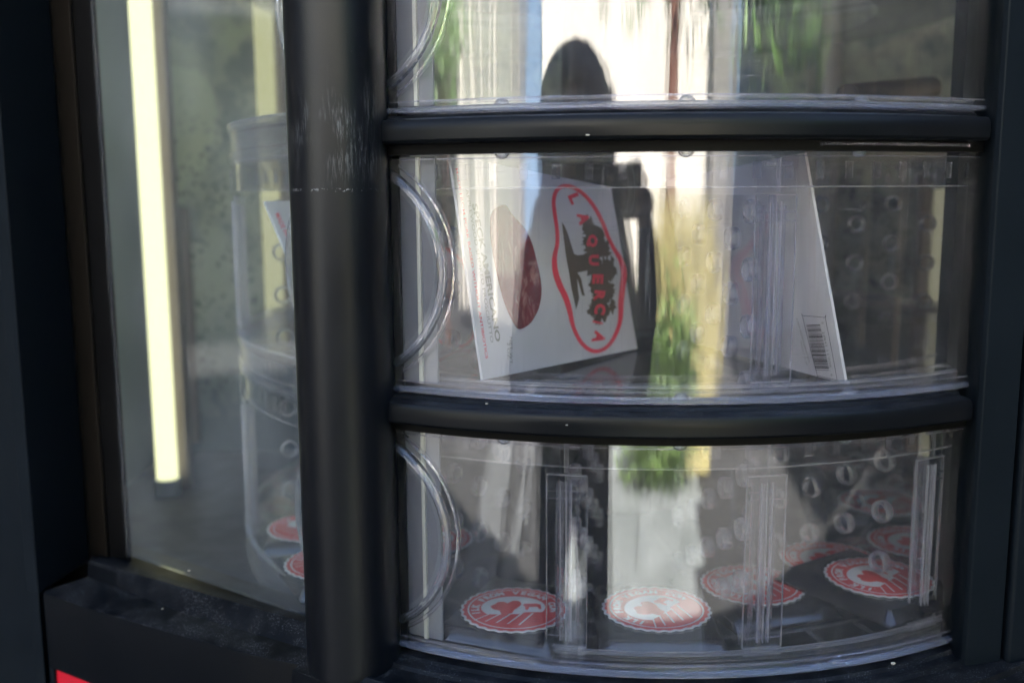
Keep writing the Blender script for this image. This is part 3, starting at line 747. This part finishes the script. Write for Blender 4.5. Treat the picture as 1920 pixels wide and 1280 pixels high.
# ------------------------------------------------------------------ red sealed packets on the lowest tray
def seal(parent, loc, rot, tilt, base_r=.0370):
    """scalloped round label lying on the packet: rim, rings, circular lettering, hill, cow and heart-shaped tree"""
    Mx = Matrix.Translation(loc) @ Matrix.Rotation(rot, 4, 'Z') @ Matrix.Rotation(tilt[0], 4, 'X') @ Matrix.Rotation(tilt[1], 4, 'Y')
    def put(shapes, z, name, mat, par):
        g = MB()
        for vs, fs in shapes: g.add([Mx @ Vector((x*base_r, y*base_r, z)) for x, y in vs], fs)
        return g.build(name, mat, par)
    def circ(r, n=96, f=lambda t: 1.0): return [(r*f(2*math.pi*i/n)*math.cos(2*math.pi*i/n), r*f(2*math.pi*i/n)*math.sin(2*math.pi*i/n)) for i in range(n)]
    def disc(p): return [(p, [tuple(range(len(p)))])]
    sc_ = lambda t: 1+.018*math.cos(30*t)
    rim = [Mx @ Vector((x*base_r, y*base_r, z)) for z in (0, .0004) for x, y in circ(1.0, 180, sc_)]
    g = MB().add(rim, [tuple(range(180))[::-1], tuple(range(180, 360))]+[(i, (i+1) % 180, 180+(i+1) % 180, 180+i) for i in range(180)])
    s0 = g.build('label_seal', M['seal_white'], parent)
    put(disc(circ(.955, 180, sc_)), .00055, 'red_ground', M['seal_red'], s0)
    wh = []
    wh.append(band2d(circ(.86, 90), .028))
    inn = [(math.cos(2*math.pi*i/80)*.60-.02, math.sin(2*math.pi*i/80)*.50+.06) for i in range(80)]
    wh += disc(inn)
    put(wh, .0007, 'white_ground', M['seal_white'], s0)
    tx = []
    word = 'MILK FROM VEGAN COWS'
    for i, c_ in enumerate(word):
        if c_ == ' ': continue
        a = R(205-i*11.9)
        vs, fs = text2d(c_, .19, .012)
        ca, sa = math.cos(a-math.pi/2), math.sin(a-math.pi/2)
        tx.append(([(.725*math.cos(a)+x*ca-y*sa, .725*math.sin(a)+x*sa+y*ca) for x, y in vs], fs))
    put(tx, .0007, 'seal_lettering', M['seal_white'], s0)
    rd = []
    tree = [(-.40, -.02), (-.44, .12), (-.36, .20), (-.30, .30), (-.18, .30), (-.12, .24), (-.02, .34), (.10, .32), (.14, .18), (.06, .02), (-.02, -.10), (-.06, -.22), (-.24, -.26), (-.28, -.10)]
    cow = [(.16, .14), (.20, .20), (.42, .20), (.50, .14), (.50, -.06), (.45, -.06), (.44, .04), (.28, .04), (.25, -.08), (.20, -.08), (.20, .06)]
    for pg in (catmull(tree, 3), cow): rd.append((pg, tri_poly(pg)))
    hill = [(-.80, -.22)]+[(-.8+1.6*i/16, -.22-.10*math.sin(math.pi*i/16)*(-1 if i > 9 else 1)*.4) for i in range(1, 16)]+[(.80, -.10), (.72, -.40), (.52, -.62), (.25, -.76), (0, -.80), (-.28, -.76), (-.54, -.60), (-.72, -.40)]
    rd.append((hill, tri_poly(hill)))
    put(rd, .0009, 'red_picture', M['seal_red'], s0)
    rw = []
    for k in range(5):
        x0 = -.05+.20*k
        pts = [(x0-.30+.28*u, -.24-.50*u*(1-.12*k)) for u in [i/6 for i in range(7)]]
        pp = [(x, y) for x, y in pts]+[(x+.035, y) for x, y in pts[::-1]]
        rw.append((pp, tri_poly(pp)))
    put([(([(-x, y) for x, y in v]), f) for v, f in rw], .00105, 'furrows', M['seal_white'], s0)
def packet(x, y, zb, rot, srot, label, tilt=(0, 0), soff=(0, 0)):
    th = .011; w_, l_ = .084, .100
    o = None; g = MB(); n = 22
    rows = []
    for i in range(n+1):
        row = []
        for j in range(n+1):
            a, b = i/n*2-1, j/n*2-1
            e = max(abs(a), abs(b))
            hgt = th*(1-max(0, (e-.86)/.14)**2*.8)
            row.append((a*w_/2, b*l_/2, hgt))
        rows.append(row)
    Mx = Matrix.Translation((x, y, EZ+zb)) @ Matrix.Rotation(rot, 4, 'Z') @ Matrix.Rotation(tilt[0], 4, 'X') @ Matrix.Rotation(tilt[1], 4, 'Y')
    rim = lambda rw: [r[0] for r in rw]+rw[-1][1:]+[r[-1] for r in rw[-2::-1]]+rw[0][-2:0:-1]
    T = [[Mx @ Vector(p) for p in r] for r in rows]; B = [[Mx @ Vector((p[0]*.99, p[1]*.99, .0002)) for p in r] for r in rows]
    g.grid(T); g.grid(B); g.grid([rim(T), rim(B)], closed=True)
    # flat sealed flap round the packet
    o = g.build('cheese_packet', M['film'], None, smooth=50)
    tag(o, label, 'food packet', 'black packets with red round seals')
    lc = Mx @ Vector((soff[0], soff[1], th+.0006))
    seal(o, lc, rot+srot, tilt)
    return o
def pk(px, py, ang, label, z=T3+.0005, srot=0, tilt=(0, 0), soff=(0, 0)):
    # where the packet's seal shows decides where it lies on the tray
    d = P(px, py, 1.0); s_ = (z+.0115)/(d.z-EZ)
    x, y = d.x*s_, s_
    rot = R(ang)
    ox = soff[0]*math.cos(rot)-soff[1]*math.sin(rot); oy = soff[0]*math.sin(rot)+soff[1]*math.cos(rot)
    return packet(x-ox, y-oy, z, rot, srot, label, tilt, soff)
pk(1228, 1142, -2, 'black packet whose whole red seal shows between the two left uprights of the lowest door', srot=R(50))
pk(962, 1142, -22, 'black packet with red seal half behind the leftmost upright of the lowest door', srot=R(24), soff=(0, -.008))
pk(1408, 1098, 18, 'black packet with red seal behind the middle upright of the lowest door', srot=R(37))
pk(1552, 1050, 36, 'black packet whose seal lies half under the neighbouring seal, right of the middle upright', srot=R(9))
pk(1645, 1085, 33, 'black packet lying on top of another, red seal left of the rightmost upright', z=T3+.0125, srot=R(12), tilt=(0, 0), soff=(.003, -.006))
pk(1715, 1020, 56, 'blurred red sealed packet at the right end of the lowest door', srot=R(-10))
pk(1650, 945, 76, 'farthest blurred red sealed packet, high behind the rightmost upright', srot=R(-30))
pk(582, 985, -84, 'red sealed packet in the side window, the higher of the two beside the pillar', srot=R(60), soff=(0, -.012))
pk(622, 1052, -62, 'red sealed packet in the side window, the lower of the two beside the pillar', srot=R(40), soff=(0, -.012))
pk(800, 1010, -44, 'red sealed packet behind the finger pull of the lowest door', srot=R(30))

# ------------------------------------------------------------------ bits of dust on ledge and rails
def flake(px, py, Y, size, label, col=(.5, .45, .36)):
    p = P(px, py, Y); g = MB(); rnd = random.Random(int(px))
    n = 9; rows = []
    for i in range(5):
        ph = math.pi*i/4
        rows.append([p+Vector((math.sin(ph)*math.cos(2*math.pi*j/n)*size*(1+rnd.uniform(-.4, .5)), math.sin(ph)*math.sin(2*math.pi*j/n)*size*.7*(1+rnd.uniform(-.4, .4)), math.cos(ph)*size*.5)) for j in range(n)])
    g.grid(rows, closed=True)
    tag(g.build('dust_crumb', FL), label, 'crumb', 'crumbs on the black ledges')
FL = plain('pale_crumb', (.45, .42, .36), .8)
flake(1103, 254, .5675, .0011, 'pale crumb stuck under the front of the upper black rail')
flake(1671, 1246, .600, .0015, 'pale crumb on the ledge below the right of the lowest door')
flake(912, 756, .590, .0009, 'crumb on top of the lower rail below the white packet corner')
flake(1062, 797, .566, .0007, 'tiny pale crumb on the front of the lower rail')
flake(352, 1066, .690, .0009, 'crumb on the window sill ridge near its left end')
flake(302, 1137, .695, .0008, 'crumb on the outer ledge of the window sill')

# ------------------------------------------------------------------ surroundings that the doors reflect
def wallmat(name, col, rough=.85):
    t = NT(name); c = t.coord('Object')
    v = t.noise(c, 3, 6, .6)
    return t.done(t.bsdf(Base_Color=t.mix(v, col, tuple(x*.85 for x in col)), Roughness=rough, Normal=t.bump(t.noise(c, 60, 3), .3, .01)))
M['cream'] = wallmat('cream_render', (.82, .77, .68)); M['shade_grey'] = wallmat('shade_grey_render', (.30, .31, .27)); M['dark_wall'] = wallmat('dark_brown_wall', (.06, .045, .035)); M['blue_paint'] = wallmat('blue_grey_paint', (.18, .28, .42))
M['grey_stone'] = wallmat('grey_stone', (.22, .21, .20)); M['paving'] = None
t = NT('paving'); c = t.coord('Object'); v = t.noise(c, 2.2, 6, .65); v2 = t.noise(c, 14, 5, .7)
M['paving'] = t.done(t.bsdf(Base_Color=t.mix(t.ramp(v, .3, .7), t.mix(v2, (.25, .27, .275), (.19, .205, .21)), (.13, .145, .145)), Roughness=.85)); M['asphalt'] = wallmat('asphalt', (.035, .035, .036)); M['tan'] = wallmat('tan_timber', (.35, .26, .15))
M['strip'] = wallmat('weathered_concrete', (.10, .105, .11)); M['leaf'] = wallmat('green_leaf', (.10, .22, .03), .5); M['leaf_sun'] = wallmat('sunlit_green_leaf', (.17, .27, .08), .5); M['leaf_dry'] = wallmat('dry_grass', (.50, .44, .20), .6); M['bark'] = wallmat('red_brown_bark', (.20, .09, .06)); M['glass_dark'] = plain('added_window_glass', (.02, .025, .03), .08)  # leaf_sun: sunlight put into the colour of the bush leaves
gnd = MB().box((0, 0, -.05), (120, 120, .1)).build('ground', M['asphalt']); tag(gnd, kind='structure')
pv = MB()
for i in range(-1, 1):
    for j in range(9):
        y0 = -.3-j*.72; xa = .02-.18*(y0+.3)
        pv.box((xa+i*.86-.02, y0, .012), (.85, .71, .02))
tag(pv.build('pavement', M['paving'], None, bevel=.004), kind='structure')
FY = -7.0
bl_ = empty('cream_building', (0, FY, 0), 'bright cream building reflected across the top of the curved doors', 'building')
MB().box((-4.6, FY-.15, 3), (14.4, .3, 6)).build('wall', M['cream'], bl_)
MB().box((-4.55, FY+.05, 2.6), (.42, .16, 5.2)).build('dark_pilaster', M['grey_stone'], bl_, bevel=.01)
MB().box((-3.98, FY+.06, 2.6), (.66, .18, 5.2)).build('blue_pilaster', M['blue_paint'], bl_, bevel=.01)
MB().box((-8.4, FY+.03, 3), (7.0, .06, 6)).build('shade_wall', M['shade_grey'], bl_)  # grey sheet over the wall, its shade put into the colour
for x in (-7.6, -6.6, -5.7): MB().box((x, FY+.12, 2.6), (.16, .24, 5.2)).build('column', M['cream'], bl_, bevel=.01)
MB().box((2.2, FY+.2, 2.6), (.62, .4, 5.2)).build('dark_column', M['grey_stone'], bl_, bevel=.01)
MB().box((-4.6, FY+.04, .25), (14.4, .1, .5)).build('plinth', M['grey_stone'], bl_, bevel=.01)
b2 = empty('dark_pavilion', (6, -3, 0), 'dark brown pavilion with tan slats, reflected at the right of the doors', 'building')
MB().box((4.7, FY-.1, 2.2), (4.2, .3, 4.4)).build('blue_wall', M['blue_paint'], b2)
MB().box((6.9, -2.8, 2.2), (.3, 9.0, 4.4)).build('side_wall', M['dark_wall'], b2)
for z in (1.55, 1.95, 2.35): MB().box((6.6, -2.8, z), (.2, 8.6, .10)).build('slat', M['tan'], b2, bevel=.01)
for y in (-6, -4.4, -2.8, -1.2): MB().box((6.65, y, 1.2), (.16, .16, 2.4)).build('post', M['tan'], b2, bevel=.01)
MB().box((5.2, -3.6, 2.95), (4.6, 7.2, .12)).build('shade_roof_slab', M['dark_wall'], b2, bevel=.01)  # roof extended to keep the mirrored ground in shade
b3 = empty('added_dark_building', (-9, -2, 0), 'unseen dark building added to darken reflections in the side window and doors', 'building')  # unseen block, added so the window mirrors less brightness
MB().box((-9.2, -2.0, 2.4), (.3, 9.6, 4.8)).build('wall', M['dark_wall'], b3)
for y in (-5.6, -3.6): MB().box((-9.0, y, 1.3), (.1, 1.5, 2.3)).build('added_window', M['glass_dark'], b3, bevel=.01)
MB().box((-8.6, -2.0, 2.75), (1.2, 9.6, .1)).build('awning', M['grey_stone'], b3, bevel=.01)
# unseen roof, posts and wall, added to keep the sun off the machine
cn = empty('sun_blocker', (0, 0, 2.6), 'unseen roof added over the machine to keep it in the shade', 'sun_blocker')
MB().box((-.3, .92, 2.75), (12.5, 1.86, .12)).build('shade_roof_slab', M['grey_stone'], cn, bevel=.01)
for x in (-6.3, 5.7): MB().box((x, 1.7, 1.35), (.12, .12, 2.68)).build('post', M['liner_dark'], cn, bevel=.005)
MB().box((-.3, 1.80, 1.35), (12.5, .08, 2.68)).build('back_wall', M['grey_stone'], cn)
# tree with drooping leaves and low planting
def leaves(mb, c, n, spread, length, wid, droop, rnd):
    for _ in range(n):
        p = Vector(c)+Vector((rnd.gauss(0, spread[0]), rnd.gauss(0, spread[1]), rnd.gauss(0, spread[2])))
        a = rnd.uniform(0, 2*math.pi); d = Vector((math.cos(a), math.sin(a), -droop*rnd.uniform(.5, 1.5))).normalized()*length*rnd.uniform(.6, 1.3)
        s_ = d.cross(Vector((rnd.uniform(-1, 1), rnd.uniform(-1, 1), rnd.uniform(-1, 1)))).normalized()*wid
        mb.add([p, p+d*.5+s_, p+d, p+d*.5-s_], [(0, 1, 2, 3)])
def tree(x, y, h, crown, label, tr_r=.09, seed=1, lean=0, mat='leaf'):
    rnd = random.Random(seed); t = empty('tree', (x, y, 0), label, 'tree', 'trees in front of the cream building')
    g = MB(); g.tube([(x, y, 0), (x+lean*.3, y, h*.4), (x+lean*.6, y+.05, h*.75), (x+lean, y, h)], .1, 12, rs=[tr_r*1.3, tr_r, tr_r*.8, tr_r*.5])
    for c in crown: g.tube([(x+lean*.6, y, h*.7), tuple(lerp(Vector((x+lean, y, h)), Vector(c), .6)), c], .03, 7, rs=[.04, .025, .01])
    g.build('trunk', M['bark'], t, smooth=50)
    g = MB()
    for c in crown: leaves(g, c, 300, (.30, .28, .26), .26, .022, 2.2, rnd)
    g.build('crown', M[mat], t)
    return t
tree(.42, -3.6, 2.9, [(.1, -3.6, 2.75), (.7, -3.5, 2.7), (.4, -3.7, 3.1), (-.3, -3.5, 3.0), (.95, -3.7, 2.9)], 'slim tree with reddish trunk and drooping leaves, reflected above the photographer', .10)
tree(3.7, -3.4, 3.2, [(1.9, -2.9, 2.5), (2.3, -2.8, 2.35), (2.6, -2.8, 2.7), (2.0, -3.2, 2.9), (1.7, -2.8, 2.75)], 'tree with bright green hanging leaves, reflected in the right half of the top door', .06, 5, lean=-1.3)
tree(-6.2, -4.6, 2.8, [(-6.0, -4.6, 2.6), (-6.4, -4.6, 2.9)], 'small leafy tree reflected near the left edge of the top door', .05, 9)
rnd = random.Random(3)
for bx_, lab, kk in ((.02, 'green leafy bush reflected right beside the photographer', 1), (.50, 'green leafy bush reflected below the reddish tree trunk', 2)):
    g = MB(); leaves(g, (bx_, -3.1, .36), 1700, (.15, .09, .20), .14, .016, -.9, rnd)
    tag(g.build('leafy_bush', M['leaf_sun']), lab, 'plant', 'leafy bushes')
g = MB()
for _ in range(1500):
    x = rnd.uniform(.10, 1.15); y = -3.30+rnd.uniform(-.10, .10); h = rnd.uniform(.6, 1.25); dx = rnd.uniform(-.12, .12)
    g.add([(x-.010, y, .02), (x+.010, y, .02), (x+dx+.008, y, .06+h*.7), (x+dx*1.6, y, .12+h), (x+dx-.008, y, .06+h*.7)], [(0, 1, 2, 3, 4)])
tag(g.build('dry_grass_clump', M['leaf_dry']), 'tall straw coloured grass reflected behind the green bushes', 'plant')
# pale kerb strips on the left, seen slanting in the lowest door
for i, (x0, y0, x1, y1, w_) in enumerate([(-1.05, -.2, -2.9, -5.5, .12), (-1.45, -.2, -4.0, -5.5, .40)]):
    k = seg_prism((x0, y0), (x1, y1), w_, .024, .05).build('pale_strip', M['strip'])
    tag(k, kind='structure')

# ------------------------------------------------------------------ the photographer mirrored in the doors
M['jacket'] = plain('black_jacket_cloth', (.036, .034, .044), .8); M['trousers'] = plain('black_trousers_cloth', (.014, .014, .018), .8)
M['skin'] = plain('skin', (.42, .25, .18), .5); M['hair'] = plain('dark_hair', (.015, .012, .010), .45); M['cam_body'] = plain('black_camera_body', (.02, .02, .02), .35); M['steel'] = plain('silver_metal', (.5, .5, .5), .3)
def skin_obj(name, pts, edges, rad, mat, parent, sub=2):
    me = bpy.data.meshes.new(name); me.from_pydata([tuple(p) for p in pts], edges, [])
    o = bpy.data.objects.new(name, me); sc.collection.objects.link(o)
    o.modifiers.new('skin', 'SKIN')
    if not me.skin_vertices: me.attributes  # layer is made by the modifier below
    if len(me.skin_vertices) == 0:
        bm = bmesh.new(); bm.from_mesh(me); bm.verts.layers.skin.verify(); bm.to_mesh(me); bm.free()
    for i, r in enumerate(rad):
        rr = r if isinstance(r, tuple) else (r, r)
        me.skin_vertices[0].data[i].radius = rr
    me.skin_vertices[0].data[0].use_root = True
    s_ = o.modifiers.new('sub', 'SUBSURF'); s_.levels = sub; s_.render_levels = sub
    me.materials.append(mat)
    if parent: o.parent = parent; o.matrix_parent_inverse = parent.matrix_world.inverted()
    return o
px_, py_ = -.25, -.30
H0 = EZ-1.30
J = [(px_, py_, .95), (px_, py_, 1.12), (px_, py_+.01, 1.26), (px_+.01, py_+.02, 1.36),            # pelvis chest
     (px_-.19, py_+.0, 1.22), (px_-.27, py_+.08, .98), (px_-.05, py_+.20, 1.17), (-.055, -.055, EZ-.012),  # his right arm -> camera's left
     (px_+.20, py_+.0, 1.22), (px_+.26, py_+.10, .99), (.075, -.10, 1.16), (.062, -.055, EZ-.015),
     (px_-.09, py_, .86), (px_-.12, py_+.03, .48), (px_-.13, py_-.02, .09), (px_-.14, py_+.13, .045),
     (px_+.09, py_, .86), (px_+.12, py_+.03, .48), (px_+.13, py_-.02, .09), (px_+.14, py_+.13, .045)]
E_ = [(0, 1), (1, 2), (2, 3), (2, 4), (4, 5), (5, 6), (6, 7), (2, 8), (8, 9), (9, 10), (10, 11), (0, 12), (12, 13), (13, 14), (14, 15), (0, 16), (16, 17), (17, 18), (18, 19)]
Rd = [(.18, .13), (.20, .14), (.20, .13), .07, .068, .055, .042, .022, .068, .055, .042, .022, .092, .062, .042, .04, .092, .062, .042, .04]
person = skin_obj('person', J, E_, Rd, M['jacket'], None)
tag(person, 'person in dark clothes holding up a camera, mirrored in the curved doors', 'person')
hc = Vector((px_, py_+.03, EZ+.075))
g = MB(); rows = []
for i in range(25):
    ph = math.pi*i/24; row = []
    for j in range(32):
        th = 2*math.pi*j/32
        x = math.sin(ph)*math.cos(th)*.076; y = math.sin(ph)*math.sin(th)*.096; z = math.cos(ph)*.118
        if z < 0: x *= 1-.30*(-z/.118)**1.5; y *= 1-.12*(-z/.118)
        f = max(0, math.sin(th))**14
        y += .020*f*math.exp(-((z+.012)/.018)**2) + .006*f*math.exp(-((z+.055)/.010)**2)
        for ex in (-1, 1): y -= .007*math.exp(-((x-ex*.030)/.012)**2-((z-.008)/.010)**2)*(1 if math.sin(th) > 0 else 0)
        row.append(hc+Vector((x, y, z)))
    rows.append(row)
g.grid(rows, closed=True)
for ex in (-1, 1): g.tube([hc+Vector((ex*.074, -.005, -.03)), hc+Vector((ex*.084, -.012, -.005)), hc+Vector((ex*.080, -.015, .022))], .011, 8, rs=[.007, .013, .009])
g.tube([hc+Vector((0, -.02, -.06)), hc+Vector((0, -.03, -.16))], .055, 14, rs=[.052, .056])
g.build('head', M['skin'], person, smooth=60)
g = MB()
for ex in (-1, 1): g.add(*(lambda c: ([c+Vector((.012*math.cos(a)*math.sin(b), .009*math.sin(a)*math.sin(b), .009*math.cos(b))) for b in [math.pi*k/6 for k in range(7)] for a in [2*math.pi*m/10 for m in range(10)]], [(k*10+m, k*10+(m+1) % 10, (k+1)*10+(m+1) % 10, (k+1)*10+m) for k in range(6) for m in range(10)]))(hc+Vector((ex*.030, .082, .008))))
g.build('eye', M['cam_body'], person, smooth=60)
g = MB(); rows = []; rnd = random.Random(12)
for i in range(20):
    ph = math.pi*.80*i/19; row = []
    for j in range(40):
        th = 2*math.pi*j/40
        fr_ = max(0, math.sin(th))
        cut = 1.0 if ph < 1.05 else 1-.42*fr_**2
        k = 1.12+.04*math.sin(5*th+2*ph)+.025*math.sin(11*th-3*ph)
        row.append(hc+Vector((math.sin(ph)*math.cos(th)*.158*k, (math.sin(ph)*math.sin(th)*.110*k)*cut-.012, math.cos(ph)*.125*k+(.0 if ph < 1.2 else -.03))))
    rows.append(row)
g.grid(rows, closed=True); g.build('hair', M['hair'], person, smooth=70)
g = MB(); rows = []
for i in range(16):
    u = i/15; row = []
    for j in range(36):
        th = 2*math.pi*j/36; rr = .125+.095*u**1.3
        row.append(hc+Vector((rr*math.cos(th)*1.05, -.055+rr*.78*math.sin(th)-.02*u, -.01-.19*u+.02*math.sin(3*th))))
    rows.append(row)
g.grid(rows, closed=True); g.build('scarf', M['jacket'], person, smooth=70)
# hood collar round the neck
g = MB(); pts = [hc+Vector((.098*math.cos(a), -.03+.095*math.sin(a), -.155+.03*math.sin(a+math.pi))) for a in [2*math.pi*k/24 for k in range(25)]]
g.tube(pts, .030, 10); g.build('hood', M['jacket'], person, smooth=60)
def hand(side):
    w_ = Vector((.058*side, -.052, EZ-.014)); hs = []
    pts = [w_+Vector((.010*side, -.02, -.02)), w_+Vector((.006*side, .0, .0)), w_+Vector((.004*side, .022, .012))]
    h = skin_obj('hand', pts, [(0, 1), (1, 2)], [(.024, .016), (.030, .015), (.027, .013)], M['skin'], person, 2)
    for k in range(4):
        zz = .028-.017*k; L_ = (.9, 1.0, .95, .78)[k]
        f = [w_+Vector((.006*side, .014, zz*.8)), w_+Vector((.006*side, .036*L_, zz)), w_+Vector((-.010*side, .046*L_, zz)), w_+Vector((-.024*side*L_, .038*L_, zz))]
        skin_obj('finger', f, [(0, 1), (1, 2), (2, 3)], [.0088, .0082, .0076, .0066], M['skin'], h, 2)
    f = [w_+Vector((0, -.006, .006)), w_+Vector((-.010*side, -.020, .016)), w_+Vector((-.026*side, -.022, .022))]
    skin_obj('thumb', f, [(0, 1), (1, 2)], [.011, .009, .0075], M['skin'], h, 2)
hand(-1); hand(1)
cm = empty('hand_camera', (0, -.05, EZ-.03), 'small black camera held up in front of the photographer', 'camera')
MB().box((0, -.052, EZ), (.118, .026, .068)).build('body', M['cam_body'], cm, bevel=.006)
g = MB().tube([(0, -.038, EZ), (0, -.012, EZ)], .026, 28); g.build('lens', M['cam_body'], cm, smooth=50)
g = MB().tube([(0, -.0385, EZ), (0, -.030, EZ)], .029, 28); g.build('lens_ring', M['steel'], cm, smooth=50)
MB().tube([(.035, -.05, EZ+.034), (.035, -.05, EZ+.041)], .009, 16).build('dial', M['steel'], cm, smooth=50)
